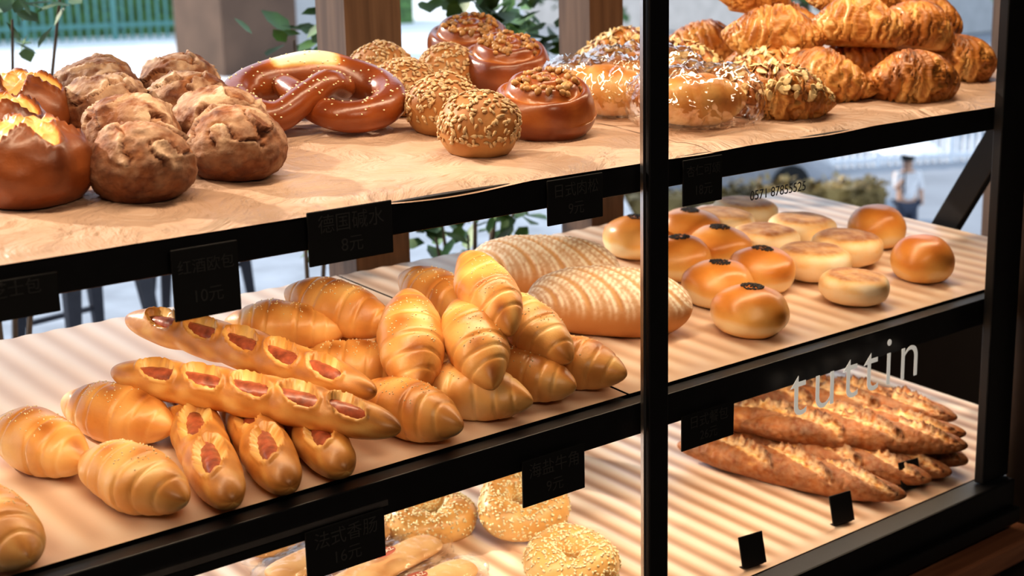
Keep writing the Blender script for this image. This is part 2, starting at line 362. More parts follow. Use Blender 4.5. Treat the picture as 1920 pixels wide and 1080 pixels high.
def swirlbun(seed,R=.075,H=.048):
    def fn(t,th):
        ph=t*pi/2; rr=max(0,cos(ph))**.75; z=sin(ph)
        q=(rr*3.1+th/(2*pi)) if z>0 else 3.1+th/(2*pi)
        fr=q-math.floor(q); rd=abs(sin(pi*fr))**.6
        w=sstep(-.1,.15,z)
        n=N(cos(th)*rr*2+seed,sin(th)*rr*2,z)
        zz=z+w*(.34*rd-.27)+.05*n
        bake=.62+.12*n-.35*(1-rd)*w+.12*rd-.1*sstep(.7,.0,rr)*w
        return (rr*cos(th)*R*(1+.04*n+.02*rd),rr*sin(th)*R*(1+.04*n+.02*rd),flat(zz*H,-H*.75)+H*.75,bake)
    b=surf('swirl_bun',60,96,fn,M['swirl'])
    nt_=scatter('walnut_pieces',fn,80,(.0065,.005,.0042),lambda p,t,th:(p.x**2+p.y**2)**.5<R*.65,M['walnut'],seed,lift=.4,tear=.2,tilt=.9,samp=usamp(.5,1))
    return [('swirl_bun',b),('walnut_pieces',nt_,'chopped glazed walnuts',1)]
def sesbun(seed,R=.066,H=.044):
    fn=ballfn(seed,R,H,fl=.74,lump=.08,bk=.42,sq=.8,paleside=.42)
    b=surf('glossy_bun',36,44,fn,M['bun'])
    s=scatter('black_sesame',fn,130,(.0022,.0015,.0011),lambda p,t,th:True,M['blacksesame'],seed,lift=.9,samp=usamp(.976,1))
    return [('glossy_bun',b),('black_sesame',s,'patch of black sesame seeds',1)]
def plainbun(seed,R=.06,H=.047):
    return [('plain_bun',surf('plain_bun',36,44,ballfn(seed,R,H,fl=.74,lump=.05,bk=.55,sq=.8,paleside=.3),M['bun']))]
def muffin(seed,R=.072,H=.029):
    def fn(t,th):
        ph=t*pi/2; rr=max(0,cos(ph))**.42; z=(abs(sin(ph))**.8)*(1 if t>0 else -1)
        n=N(cos(th)*rr*2+seed,sin(th)*rr*2,z)
        bake=.24+.70*sstep(.97,.65,rr)+.5*n if z>0 else .18
        return (rr*cos(th)*R*(1+.03*n),rr*sin(th)*R*(1+.03*n),z*H*(1+.08*n)+H,bake,.2)
    return [('english_muffin',surf('english_muffin',36,44,fn,M['muffin']))]
def batard(seed,L=.28,R=.066):
    def fn(t,th):
        c,s=cos(th),sin(th); env=max(0,1-abs(t)**2.6)**.52
        n=N(t*1.5+seed,c*.8,s*.8)*.04
        q=t*2.6+c*1.6+seed*.3; fr=q-math.floor(q); cut=exp(-((fr-.5)/.07)**2)*sstep(.05,.35,s)*sstep(.95,.8,abs(t))
        r=R*env*(1+n-.045*cut+.03*exp(-((fr-.64)/.06)**2)*sstep(.1,.4,s))
        bake=.54+.12*s+n*3-.38*cut
        dust=(1.1*(1-cut)-.1)*sstep(-.3,.5,s)*(.38+1.2*exp(-((abs(fr-.5)-.18)/.06)**2)+.8*exp(-((abs(fr-.5)-.36)/.05)**2))
        return (L/2*t,r*c*1.08,flat(r*s*.92,-R*.66)+R*.66,bake,max(0,dust))
    return [('batard_loaf',surf('batard_loaf',190,60,fn,M['batard']))]
def baguette(seed,L=.45,R=.038,cuts=3):
    cs=[-.76+1.52*(k+.5)/cuts for k in range(cuts)]
    def fn(t,th):
        c,s=cos(th),sin(th); env=max(0,1-abs(t)**4.)**.5*(.68+.32*cos(t*pi/2))
        n=N(t*5+seed,c,s)*.07+noise.noise(Vector((t*22,c*3,s*3+seed)))*.05
        rg=N(t*26,c*5,s*5+seed)
        w=-1;ear=0
        for c_ in cs:
            du=(t-c_)/(1.30/cuts); lat=c*1.0+du*.95
            q=du*du+(lat/.36)**2+.40*rg
            if s>-.1: w=max(w,1-q); ear=max(ear,exp(-((lat-.36*sqrt(max(0,1-du*du))+.12*rg)/.10)**2)*(1 if abs(du)<1 else 0))
        inn=sstep(0,.35,w)
        r=R*env*(1+n-.16*inn+.09*rg*inn+.32*ear*max(0,s)*(1+.8*rg))
        bake=.62+.1*s+n*3-.50*inn*(.75+.75*rg)+.3*ear
        return (L/2*t,r*c*1.1+.01*sin(t*2+seed),flat(r*s*.92,-R*.7)+R*.7,bake,.45*inn+.12)
    return [('baguette',surf('baguette',int(200*L/.4),56,fn,M['baguette']))]
def bagel(seed,R=.042,r0=.0285):
    def fn(u,v):
        tw=1+.10*cos(u*3+seed)+.06*cos(v+2*u)
        r=r0*tw; n=N(cos(u)*2+seed,sin(u)*2,cos(v))*.08
        r*=1+n; x=(R+r*cos(v))*cos(u); y=(R+r*cos(v))*sin(u); z=flat(r*sin(v),-r0*.7)+r0*.7
        return (x,y,z,.35+.3*sin(v)+n*2)
    b=torusf('bagel',48,24,fn,M['bagel'])
    f2=lambda t,th: fn(t*pi,th)
    s=scatter('sesame_seeds',f2,900,(.0027,.0017,.0011),lambda p,t,th:sin(th)>-.2,M['sesame'],seed,lift=.7)
    return [('sesame_bagel',b),('sesame_seeds',s,'white sesame seeds coating the crust',1)]
def pretzel(seed,S=1.):
    half=[(-.052,.052,.030,.017),(-.045,.03,.036,.020),(-.022,-.010,.036,.022),(.010,-.045,.026,.023),(.055,-.068,.024,.025),(.100,-.050,.025,.027),(.122,.0,.027,.029),(.106,.048,.028,.031),(.060,.076,.032,.036),(0,.082,.036,.042)]
    oth=[(-x,y,z+(.022 if -.06<y<.0 and abs(x)<.03 else 0),r) for x,y,z,r in half[:-1]][::-1]
    path=catmull([tuple(c*S for c in p) for p in half+oth],9)
    def bf(q,s,th):
        bel=exp(-((q.x+.015)/(.062*S))**6)*sstep(.045*S,.060*S,q.y)
        split=bel*sstep(.25,.65,sin(th))
        return .66+.15*sin(th)+.12*N(q.x*40,q.y*40,seed)-.9*split
    vs,fs,bk,fr=sweep(path,24,bf)
    b=mesh('pretzel',vs,fs,M['pretzel'],bk)
    rnd=random.Random(seed); bv,bfc=seedbase(.0022*S,.0017*S,.0013*S); sv,sf=[],[]
    for i in range(240):
        p,S_,U,r=rnd.choice(fr); th=rnd.uniform(.25,pi-.25); q=p+S_*cos(th)*r+U*sin(th)*r; b0=len(sv)
        R_=Matrix.Rotation(rnd.uniform(0,6),3,'Z')@Matrix.Rotation(rnd.uniform(-.6,.6),3,'X')
        sv+=[R_@Vector(v)+q for v in bv]; sf+=[tuple(b0+k for k in f_) for f_ in bfc]
    s=mesh('salt_grains',sv,sf,M['sesame'])
    return [('pretzel',b),('salt_grains',s,'coarse pale salt and sesame grains',1)]
# ------------------------------------------------------------ display case
case=mkobj('bakery_display_case',None,loc=(0,0,0),label='black metal bakery display case with three shelves and glass lettering',cat='display case')
X0,X1,YB=.08,2.78,.80
def tilted(name,z0,x0,x1,y0,y1,th,mat,parent=None,**k):
    vs=[(x0,y0,z0+TI*y0-th),(x1,y0,z0+TI*y0-th),(x1,y1,z0+TI*y1-th),(x0,y1,z0+TI*y1-th),(x0,y0,z0+TI*y0),(x1,y0,z0+TI*y0),(x1,y1,z0+TI*y1),(x0,y1,z0+TI*y1)]
    fs=[(0,3,2,1),(4,5,6,7),(0,1,5,4),(1,2,6,5),(2,3,7,6),(3,0,4,7)]
    return mkobj(name,mesh(name,vs,fs,mat,smooth=False),parent,**k)
for z0,rh in ((ZT,.038),(ZM,.045),(ZB,.04)):
    tilted('shelf',z0-.012,X0,X1,0,YB,.014,M['black'],case)
    box('shelf_rail',X0,X1,-.03,-.001,z0-.012-rh,z0-.008,M['black'],case,.002)
for z in (1.305,.945): box('light_housing',X0+.1,X1-.1,.15,.18,z,z+.010,M['alu'],case)
box('edge_highlight_strip',.62,1.0,-.034,-.0305,.945,.953,M['alu'],case)  # metal strip added to copy the highlight along the glass edge
box('mullion',1.450,1.489,-.058,-.046,.63,1.95,M['black'],case,.002)
box('mullion',.39,.43,-.058,-.046,.63,1.95,M['black'],case,.002)
box('mullion_trim',1.441,1.4465,-.054,-.048,.63,1.95,M['alu'],case)
box('corner_post',2.325,2.410,-.066,-.046,.63,1.95,M['black'],case,.003)
box('bottom_rail',X0,2.405,-.085,-.035,.545,.628,M['black'],case,.004)
box('bottom_rail',X0,2.405,-.10,-.086,.545,.575,M['black'],case,.003)
box('top_rail',X0,2.405,-.085,-.035,1.95,2.0,M['black'],case,.004)
box('case_roof',X0,X1,-.035,YB,1.965,1.985,M['black'],case)
br=box('dark_reflection_bar',2.785,2.81,-.030,.030,-.34,.34,M['black'],case,.003); br.location=(2.80,.375,.965); br.rotation_euler=(radians(30),0,0)  # added bar, copies a dark diagonal band in the glass reflection
box('base_cabinet',X0-.02,X1+.02,-.05,YB,.0,.545,M['wood'],case,.004)
box('base_ledge',X0-.02,X1+.02,-.135,-.051,.485,.53,M['wood'],case,.006)
def text(body,size,parent,loc,rot,mat,name='lettering',align='CENTER',ext=.0003,off=0.,sp=1.):
    cu=bpy.data.curves.new('txt','FONT'); cu.body=body; cu.size=size; cu.align_x=align; cu.align_y='CENTER'; cu.extrude=ext; cu.offset=off; cu.space_character=sp
    o=bpy.data.objects.new('txt',cu); COL.objects.link(o); bpy.context.view_layer.update()
    me=bpy.data.meshes.new_from_object(o.evaluated_get(bpy.context.evaluated_depsgraph_get()))
    bpy.data.objects.remove(o); me.materials.clear(); me.materials.append(mat)
    t=mkobj(name,me,parent,loc); t.rotation_euler=rot; return t
text('tuttin',.13,case,(1.95,-.052,.925),(pi/2,0,0),M['vinyl'],'glass_lettering',off=-.0012,sp=1.2)  # glowing letters stand in for a reflected lit sign
text('0571 87855525',.021,case,(1.735,-.052,1.262),(pi/2,0,0),M['vinylg'],'glass_lettering')
def tray(z0,x0,x1,label,amp=.0012,con=.2):
    nx=int((x1-x0)/.0045); ys=[.0,.012,.04,.2,.4,.6,.78]; vs,fs,bk=[],[],[]
    for i in range(nx+1):
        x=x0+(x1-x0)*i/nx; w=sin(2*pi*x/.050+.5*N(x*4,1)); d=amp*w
        for y in ys: vs.append((x,y,z0+TI*y-.003+d*sstep(.0,.04,y))); bk.append(.55+con*w*sstep(.0,.04,y))  # ridge and groove shading goes into the colour mask
    k=len(ys)
    for i in range(nx):
        for j in range(k-1): fs.append((i*k+j,(i+1)*k+j,(i+1)*k+j+1,i*k+j+1))
    return mkobj('corrugated_tray',mesh('corrugated_tray',vs,fs,M['tray'],bk),label=label,cat='tray',group='corrugated shelf trays')
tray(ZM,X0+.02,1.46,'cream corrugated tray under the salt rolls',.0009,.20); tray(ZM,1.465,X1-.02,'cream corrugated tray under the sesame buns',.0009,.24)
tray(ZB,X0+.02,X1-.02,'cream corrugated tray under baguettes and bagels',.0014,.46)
def paper(z0,x0,x1,y1,label,droop=.006,amp=.0045,off=0.):
    nx=int((x1-x0)/.010); ny=50; vs,fs=[],[]
    for i in range(nx+1):
        x=x0+(x1-x0)*i/nx
        for j in range(ny+1):
            v=j/ny; y=-.034+(y1+.034)*v**1.4
            ed=.012*N(x*6,3.3,off)
            d=(droop+.012*max(0,N(x*4,off+1)))*sstep(.0,-.034,y)
            z=z0+TI*y+.0015+amp*(N(x*9+off,y*9)*1.0+abs(N(x*18,y*24,off))*1.2)*sstep(-.03,.03,y)-d+.002*sstep(.03,-.03,y)
            vs.append((x,y-(abs(ed) if j==0 else 0)*.3,z))
    k=ny+1
    for i in range(nx):
        for j in range(ny): fs.append((i*k+j,(i+1)*k+j,(i+1)*k+j+1,i*k+j+1))
    return mkobj('baking_paper',mesh('baking_paper',vs,fs,M['paper']),label=label,cat='paper',group='baking paper liners')
paper(ZT-.003,X0+.02,1.62,.76,'creased tan baking paper lining the upper shelf',off=1.)
paper(ZT-.0022,1.605,X1-.02,.76,'creased tan baking paper under the croissants',off=1.)
def tag(x0,x1,z0,z1,lines,label,y=-.036,rot=0.):
    o=box('price_tag',x0,x1,y-.003,y,z0,z1,M['card'],None,.0012,label=label,cat='price tag',group='hanging price tags')
    h=z1-z0; o.rotation_euler=(0,radians(rot),0)
    for i,(s,sz) in enumerate(lines):
        text(s,sz,o,(0,-.0022,h*(.22-.42*i)),(pi/2,0,0),M['chalk'])
tag(.722,.806,1.240,1.322,[('红酒欧包',.018),('10元',.020)],'black price tag with faint chalk writing below rye rolls')
tag(.900,1.022,1.274,1.340,[('德国碱水',.024),('8元',.022)],'black price tag with faint chalk writing below pretzel')
tag(1.276,1.378,1.270,1.332,[('日式肉松',.021),('9元',.020)],'black price tag with faint chalk writing below seeded rolls')
tag(1.538,1.622,1.262,1.330,[('杏仁可颂',.018),('18元',.020)],'black price tag with faint chalk writing below almond croissants')
tag(.500,.592,1.277,1.32,[('芝士包',.018)],'black price tag hanging below cheese buns')
tag(1.222,1.338,.880,.948,[('海盐牛角',.024),('9元',.022)],'black price tag with chalk writing below salt rolls')
tag(.872,.990,.880,.945,[('法式香肠',.024),('16元',.022)],'black price tag with chalk writing below sausage breads')
tag(1.538,1.655,.884,.940,[('日式餐包',.022),('26元',.020)],'black price tag with chalk writing below sesame buns')
for x,y in ((1.772,.02),(2.028,.032),(2.256,.048)):
    o=box('tag_holder',-.026,.026,-.0015,.0015,-.027,.027,M['card'],None,.001,label='small black card standing on the lower tray',cat='price tag',group='small standing cards')
    o.location=(x,y,ZB+TI*y+.028); o.rotation_euler=(radians(-14),0,radians(-8))
    ft=box('card_foot',-.02,.02,0,.02,-.028,-.026,M['black'],o)
# ------------------------------------------------------------ breads
SR=[saltroll(s) for s in (1,2,3,4,5,6)]
k=0
def sroll(x,y,h,yaw,pitch=0,roll=0,sc=1.,label='golden salt butter roll with ridged spindle shape',group='pile of salt rolls'):
    global k; k+=1
    put(SR[k%6],'salt_roll',ZM,x,y,yaw,h,pitch,roll,sc,label,'bread roll',group)
for x,y,yaw in ((.668,.262,-80),(.790,.295,-68),(.712,.088,-78),(.530,.060,-90)): sroll(x,y,.0,yaw,0,0,1.0,label='golden brown salt roll lying alone on the shelf',group='loose salt rolls')
for x,y,yaw in ((1.112,.075,-78),(1.222,.080,-60),(1.330,.095,-74),(1.425,.090,-72),(1.150,.26,-40),(1.17,.43,-70),(1.29,.32,-85),(1.40,.31,-80)): sroll(x,y,.0,yaw)
for x,y,h,yaw,pt,sc in ((1.256,.110,.064,-112,22,1.),(1.190,.170,.064,-124,26,1.08),(1.368,.120,.060,-90,16,.97),(1.176,.34,.066,-66,8,1.02),(1.335,.30,.066,-90,8,1.),(1.312,.150,.120,-105,24,.96),(1.10,.37,.044,-50,0,.98)):
    sroll(x,y,h,yaw,pt,0,sc)
SA=sausagebread(1,.42,5,.029); SBr=sausagebread(2,.45,5,.029); SC3=sausagebread(3,.34,3,.032)
def along(parts,name,z0,a,b,L,ha,hb,label,cat,group,roll=0.):
    ax,ay=a; bx,by=b; d=sqrt((bx-ax)**2+(by-ay)**2); yaw=math.degrees(atan2(by-ay,bx-ax)); pt=math.degrees(atan2(ha-hb,d))
    put(parts,name,z0,(ax+bx)/2,(ay+by)/2,yaw,(ha+hb)/2,pt,roll,(d/L,1,1),label,cat,group)
SB='golden bread stick with sausage in oval openings'
g='sausage breads'
along(SA,'sausage_bread',ZM,(.812,.335),(1.03,-.030),.42,.060,.036,SB+', on top',  'sausage bread',g,20)
along(SBr,'sausage_bread',ZM,(.925,.520),(1.058,.055),.45,.062,.056,SB+', on top', 'sausage bread',g,20)
for a,b in (((.900,.36),(.788,-.034)),((.975,.34),(.864,-.038)),((1.04,.33),(.945,-.038)),((1.135,.52),(1.05,.13))):
    along(SC3,'sausage_bread',ZM,a,b,.34,0,0,SB+', underneath','sausage bread',g,6)
RY=[ryeroll(s) for s in (1,2,3,4)]
for i,(x,y) in enumerate(((.985,.700),(.914,.525),(.868,.345),(.785,.150),(1.114,.675),(1.035,.495),(1.000,.345),(.936,.190))):
    put(RY[i%4],'rye_roll',ZT,x,y,i*77,0,0,0,.96,'dark cracked rye roll dusted with flour','bread roll','rye rolls')
CB=[cheesebun(s) for s in (1,2)]
for i,(x,y) in enumerate(((.668,.205),(.80,.56),(.70,.385))): put(CB[i%2],'cheese_bun',ZT,x,y,i*50,0,label='dark brown bun cut open over yellow cheese filling',cat='bun',group='cheese buns')
pz=pretzel(1)
put(pz,'pretzel',ZT,1.205,.42,-34,.020,0,12,.95,'glossy brown pretzel with pale split crust and salt','pretzel','pretzels')
put(pz,'pretzel',ZT,1.26,.60,-10,.0,0,0,.7,'glossy brown pretzel lying behind another','pretzel','pretzels')
SD=[seedroll(s) for s in (1,2)]
for i,(x,y) in enumerate(((1.484,.640),(1.400,.455),(1.348,.280),(1.293,.127),(1.57,.56))): put(SD[i%2],'seeded_roll',ZT,x,y,i*70,0,label='round roll covered in toasted sunflower seeds',cat='bread roll',group='seeded rolls')
SW=[swirlbun(s) for s in (1,2)]
for i,(x,y,h,rl) in enumerate(((1.70,.66,.03,15),(1.655,.50,.015,14),(1.484,.205,0,12))): put(SW[i%2],'swirl_bun',ZT,x,y,-35,h,0,rl,1.04,'glazed dark swirl bun topped with walnuts','pastry','walnut swirl buns')
ac=[almondc(s) for s in (1,2)]
for i,(x,y,yaw) in enumerate(((2.04,.60,-30),(2.00,.42,-40),(2.13,.30,-20),(1.91,.11,-38))): put(ac[i%2],'almond_croissant',ZT,x,y,yaw,0,label='croissant covered in toasted almond flakes',cat='croissant',group='almond croissants')
cr=[croissant(s)[0] for s in (1,2,3,4)]
for i,(x,y,h,yaw,pt,rl) in enumerate(((2.28,.62,0,-30,0,0),(2.47,.60,0,20,0,0),(2.25,.40,0,-35,0,0),(2.14,.19,0,-75,0,0),(2.36,.28,0,-40,0,0),(2.55,.20,0,-20,0,0),(2.56,.42,0,60,0,0),(2.33,.44,.065,-70,0,20),(2.43,.22,.065,-18,10,-10),(2.27,.10,.0,-30,0,0),(2.17,.33,.07,-50,0,15),(2.47,.38,.12,-20,0,10),(2.24,.46,.12,20,8,0),(2.60,.32,.07,-40,5,0),(2.30,.24,.075,-50,0,-15))):
    put(cr[i%4],'croissant',ZT,x,y,yaw,h,pt,rl,1.05,'golden flaky butter croissant','croissant','pile of croissants')
def bag(seed,L=.23,W=.07,H=.05,cr_=1.,mat='film'):
    def fn(t,th):
        c,s=cos(th),sin(th); env=max(0.,1-abs(t)**4)**.45
        wid=1-.25*sstep(.7,1,t)
        n=abs(N(t*6+seed,c*2.5,s*2.5))*.35+abs(N(t*15+seed,c*5,s*5))*.25
        r=env*(1.0+n*.8*cr_)
        return (L/2*t,W*r*c*wid,flat(H*r*s,-H*.72)+H*.72,.5)
    return surf('plastic_bag',70,56,fn,M[mat])
for i,(x,y,yaw) in enumerate(((1.665,.265,-50),(1.725,.115,-15),(1.83,.34,-35))):
    lf=surf('bread',60,36,rollfn(10+i,.19,.046,[.3,.6],depth=.05),M['roll'])
    put([('bagged_bread',lf),('plastic_bag',bag(i+1),'clear crinkled plastic bag')],'bagged_bread',ZT,x,y,yaw,.004,label='soft golden bread roll in a clear plastic bag',cat='bagged bread',group='bagged breads')
BT=[batard(s) for s in (1,2)]
for i,(x,y,yaw) in enumerate(((1.705,.47,-44),(1.655,.245,-48))): put(BT[i%2],'batard_loaf',ZM,x,y,yaw,0,label='oval loaf with scored crust and white flour stripes',cat='bread loaf',group='floured loaves')
BU=[sesbun(s) for s in (1,2,3)]
for i,(x,y) in enumerate(((1.841,.094),(1.916,.235),(2.050,.251),(2.105,.407),(2.166,.544),(1.984,.400),(2.03,.56))): put(BU[i%3],'glossy_bun',ZM,x,y,i*60,0,label='shiny golden bun with black sesame on top',cat='bun',group='sesame buns')
MU=[muffin(s) for s in (1,2)]
for i,(x,y) in enumerate(((2.128,.097),(2.195,.245),(2.375,.420),(2.39,.590),(2.335,.275),(2.235,.40),(2.27,.55))): put(MU[i%2],'english_muffin',ZM,x,y,i*60,0,sc=(.88 if i==0 else 1),label='flat round bread with pale sides and golden top',cat='muffin',group='english muffins')
pb=plainbun(5)
for x,y in ((2.50,.325),(2.36,.115)): put(pb,'plain_bun',ZM,x,y,0,0,label='plain shiny orange brown bun',cat='bun',group='plain buns')
BG=[baguette(1,.45),baguette(2,.36,cuts=3),baguette(3,.45)]
gl='long crusty baguette with floury diagonal slashes'
for i,(a,b,ha,hb) in enumerate((((2.30,.47),(2.49,.11),.050,.050),((2.05,.43),(2.41,.030),.052,.052),((2.00,.42),(2.18,.0),0,0),((2.09,.42),(2.27,.010),0,0),((2.32,.38),(2.41,.02),0,0),((2.16,.52),(2.47,.09),.054,.052),((2.18,.42),(2.34,.01),.0,.0),((2.10,.34),(2.37,.0),.050,.046))):
    L=sqrt((a[0]-b[0])**2+(a[1]-b[1])**2); j=(0 if i%2 else 2) if L>.40 else 1
    along(BG[j],'baguette',ZB,a,b,(.45,.36,.45)[j],ha,hb,gl,'baguette','baguettes')
BA=[bagel(s) for s in (1,2)]
for i,(x,y,h,rl,yw) in enumerate(((1.555,.365,.028,24,-30),(1.513,.19,.0,8,-30),(1.43,.47,.0,10,-30))): put(BA[i%2],'sesame_bagel',ZB,x,y,yw,h,0,rl,1.12,label='golden twisted bagel coated with sesame seeds',cat='bagel',group='sesame bagels')
M['logo']=simple('red_logo_print',(.45,.12,.07),rough=.5); M['logow']=simple('cream_logo_print',(.9,.8,.65),rough=.5)
def package(x,y,yaw,h=0.):
    cake=surf('snack_bar',30,24,lambda t,th:(.13*t,.034*max(0,1-abs(t)**8)**.4*cos(th),.013*max(0,1-abs(t)**8)**.4*sin(th)+.015,.25+.3*N(t*5,cos(th),sin(th))),M['cake'])
    o=put([('packaged_snack_bar',cake),('wrapper',bag(int(x*100),.32,.048,.018,1.,'film2'),'clear wrapper')],'packaged_snack_bar',ZB,x,y,yaw,h,label='tan snack bar in clear wrapper with red oval logo',cat='packaged pastry',group='packaged snack bars')
    vs=[(.026*cos(2*pi*i/28),.013*sin(2*pi*i/28),0) for i in range(28)]
    lg=mkobj('logo',mesh('logo',vs,[tuple(range(28))],M['logo'],smooth=False),o,(0,0,.040))
    text('ZAZAZ',.013,lg,(0,0,.0006),(0,0,0),M['logow'])
package(1.25,.27,8); package(1.26,.37,12); package(1.22,.47,10); package(1.24,.57,14); package(1.20,.17,5)
# ------------------------------------------------------------ room shell
M['wall']=simple('dark_plaster',(.10,.08,.07),rough=.9,var=.1,scale=3)
M['floor']=simple('dark_floor',(.10,.085,.075),rough=.5,var=.2,scale=2)
M['walldark']=simple('dark_brown_panel',(.045,.028,.02),rough=.5,var=.3,scale=5)
def st(name,*a,mat='wall'): return box(name,*a,M[mat],None,kind='structure')
st('floor',-2.6,4.7,-4.6,.87,-.1,0,mat='floor')
st('ceiling',-2.6,4.7,-4.6,1.1,2.75,2.85)
st('wall_front',-2.6,4.7,-4.7,-4.6,0,2.75)
st('wall_left',-2.7,-2.6,-4.6,.87,0,2.75)
st('wall_right',4.6,4.7,-4.6,.87,0,2.75)
st('wall_back',-2.6,4.6,.87,.97,0,.60); st('wall_back',-2.6,4.6,.87,.97,2.25,2.75)
st('trim_1',2.43,2.60,-.10,-.05,0,2.75,mat='walldark')
for i,(a,b) in enumerate(((1.56,1.69),(2.19,2.29),(-.2,-.1),(3.9,4.0))):
    st('window_%d'%(i+1),a,b,.86,.96,.6,2.25).data.materials[0]=M['postwood']
# ------------------------------------------------------------ outside
M['pave']=simple('grey_paving',(.30,.33,.37),rough=.9,var=.2,scale=4)
M['road']=simple('pale_road',(.75,.77,.78),rough=.9,var=.1,scale=1)
M['leaf']=simple('green_leaves',(.09,.18,.05),rough=.5,var=.6,scale=9)
M['hedgeleaf']=simple('dry_hedge_leaves',(.24,.17,.06),rough=.6,var=.7,scale=2)
M['bark']=simple('grey_bark',(.16,.12,.09),rough=.9,var=.3,scale=20,bump=.5)
M['teal']=simple('teal_railing_paint',(.10,.25,.23),rough=.5)
M['grey']=simple('grey_concrete_wall',(.42,.42,.42),rough=.9,var=.1,scale=2)
M['brownwall']=simple('brown_clad_wall',(.12,.07,.045),rough=.8,var=.2,scale=2)
M['metal']=simple('dark_gunmetal',(.05,.05,.06),rough=.4,metal=.6)
M['terra']=simple('terracotta_pot',(.35,.14,.07),rough=.8)
def poly(name,pts,z,th,mat):
    n=len(pts); vs=[(x,y,z) for x,y in pts]+[(x,y,z-th) for x,y in pts]
    fs=[tuple(range(n)),tuple(range(2*n-1,n-1,-1))]+[(i,i+n,(i+1)%n+n,(i+1)%n) for i in range(n)]
    return mkobj(name,mesh(name,vs,fs,M[mat],smooth=False),kind='structure')
poly('ground',[(-12,.97),(3.1,.97),(26.5,30),(26.5,60),(-12,60)],-.001,2.6,'pave')
poly('ground',[(-12,9),(9.2,9),(26,29.8),(26,59),(-12,59)],.006,.006,'road')
def foliage(name,pts,n,rad,leaf,seed,parent,fl=.5,mat='leaf'):
    rnd=random.Random(seed); vs,fs=[],[]
    for i in range(n):
        c=Vector(rnd.choice(pts)); d=Vector((rnd.gauss(0,1),rnd.gauss(0,1),rnd.gauss(0,1))).normalized()*rad*rnd.random()**.4; p=c+Vector((d.x,d.y,d.z*fl*2))
        R_=Matrix.Rotation(rnd.uniform(0,6.28),3,'Z')@Matrix.Rotation(rnd.uniform(-1.2,.6),3,'Y')@Matrix.Rotation(rnd.uniform(-.6,.6),3,'X'); l=leaf*rnd.uniform(.7,1.2); b=len(vs)
        for v in ((0,0,0),(.3,.28,.03),(.65,.25,.02),(1,0,-.05),(.65,-.25,.02),(.3,-.28,.03),(.5,0,-.04)): vs.append(R_@(Vector(v)*l)+p)
        fs+=[(b,b+6,b+1),(b+1,b+6,b+2),(b+2,b+6,b+3),(b+3,b+6,b+4),(b+4,b+6,b+5),(b+5,b+6,b)]
    o=mkobj(name,mesh(name,vs,fs,M[mat]),parent); o['kind']='stuff'; return o
def pot(x,y,pts,n,rad,leaf,seed,label,z0=0.,s=1.):
    def pf(t,th):
        z=(t+1)/2; r=.13+.05*z
        if z>.86: r+=.012
        return ((r if -1<t<1 else 0)*cos(th)*s,r*sin(th)*s if -1<t<1 else 0,z*.30*s,.5)
    root=mkobj('potted_shrub',surf('pot',26,28,pf,M['terra']),loc=(x,y,z0),label=label,cat='plant')
    root['group']='potted shrubs by the window'
    for p in pts:
        v,f_,b_,_=sweep(catmull([(0,0,.25,.010),(p[0]*.3,p[1]*.3,p[2]*.5,.007),(p[0],p[1],p[2],.003)],6),6,lambda q,s_,th:.5)
        mkobj('stem',mesh('stem',v,f_,M['bark']),root)
    foliage('foliage',pts,n,rad,leaf,seed,root)
pot(2.30,1.45,[(0,0,.9),(.12,.05,.92),(-.12,0,1.0),(.22,.05,1.42),(.05,.0,1.45),(.3,.05,1.3),(-.05,.1,1.2)],190,.13,.085,3,'potted shrub with broad green leaves outside the window')
pot(1.9,1.6,[(0,0,1.42),(.15,.05,1.42),(.1,0,.95)],60,.12,.08,4,'slender potted shrub with green leaves beside window post')
pot(1.15,1.7,[(0,0,1.62),(.25,.05,1.62),(-.1,0,1.55),(.1,0,1.5)],110,.12,.06,5,'tall thin potted shrub outside the window glass')
def stool(x,y,rot,label):
    root=mkobj('metal_stool',None,loc=(x,y,0),label=label,cat='stool',group='metal stools on the pavement'); root.rotation_euler=(0,0,rot)
    s=box('seat',-.16,.16,-.16,.16,.735,.755,M['metal'],root,.01)
    for sx in (-1,1):
        for sy in (-1,1):
            vs=[]
            for (z,c,w) in ((.735,.13,.045),(.0,.20,.014)):
                for dx,dy in ((-w,-w*.5),(w,-w*.5),(w,w*.5),(-w,w*.5)): vs.append((sx*c+dx,sy*c+dy,z))
            fs=[(0,3,2,1),(4,5,6,7),(0,1,5,4),(1,2,6,5),(2,3,7,6),(3,0,4,7)]
            mkobj('leg',mesh('leg',vs,fs,M['metal'],smooth=False),root)
    for sy in (-1,1): box('rung',-.175,.175,sy*.175-.008,sy*.175+.008,.25,.27,M['metal'],root)
stool(2.20,3.7,.2,'dark metal stool with splayed tapered legs'); stool(3.05,4.4,-.3,'dark metal stool standing further along the pavement')
def railing(x0,y0,x1,y1,z0,h,nb,mat,label,cat='fence',bw=.02):
    vs,fs=[],[]; d=Vector((x1-x0,y1-y0,0)); L=d.length
    for i in range(nb+1):
        x=L*i/nb; w=bw*(2.2 if i%10==0 else 1); boxv(x-w/2,x+w/2,-w/2,w/2,0,h*(1.05 if i%10==0 else 1),vs,fs)
    for z in (.12,.88): boxv(0,L,-bw*.7,bw*.7,h*z,h*z+bw*1.6,vs,fs)
    o=mkobj('railing_fence',mesh('railing_fence',vs,fs,mat,smooth=False),loc=(x0,y0,z0),label=label,cat=cat); o.rotation_euler=(0,0,atan2(d.y,d.x)); return o
railing(6,26,16,22,0,1.9,70,M['teal'],'green painted metal railing in front of bushes',bw=.05)
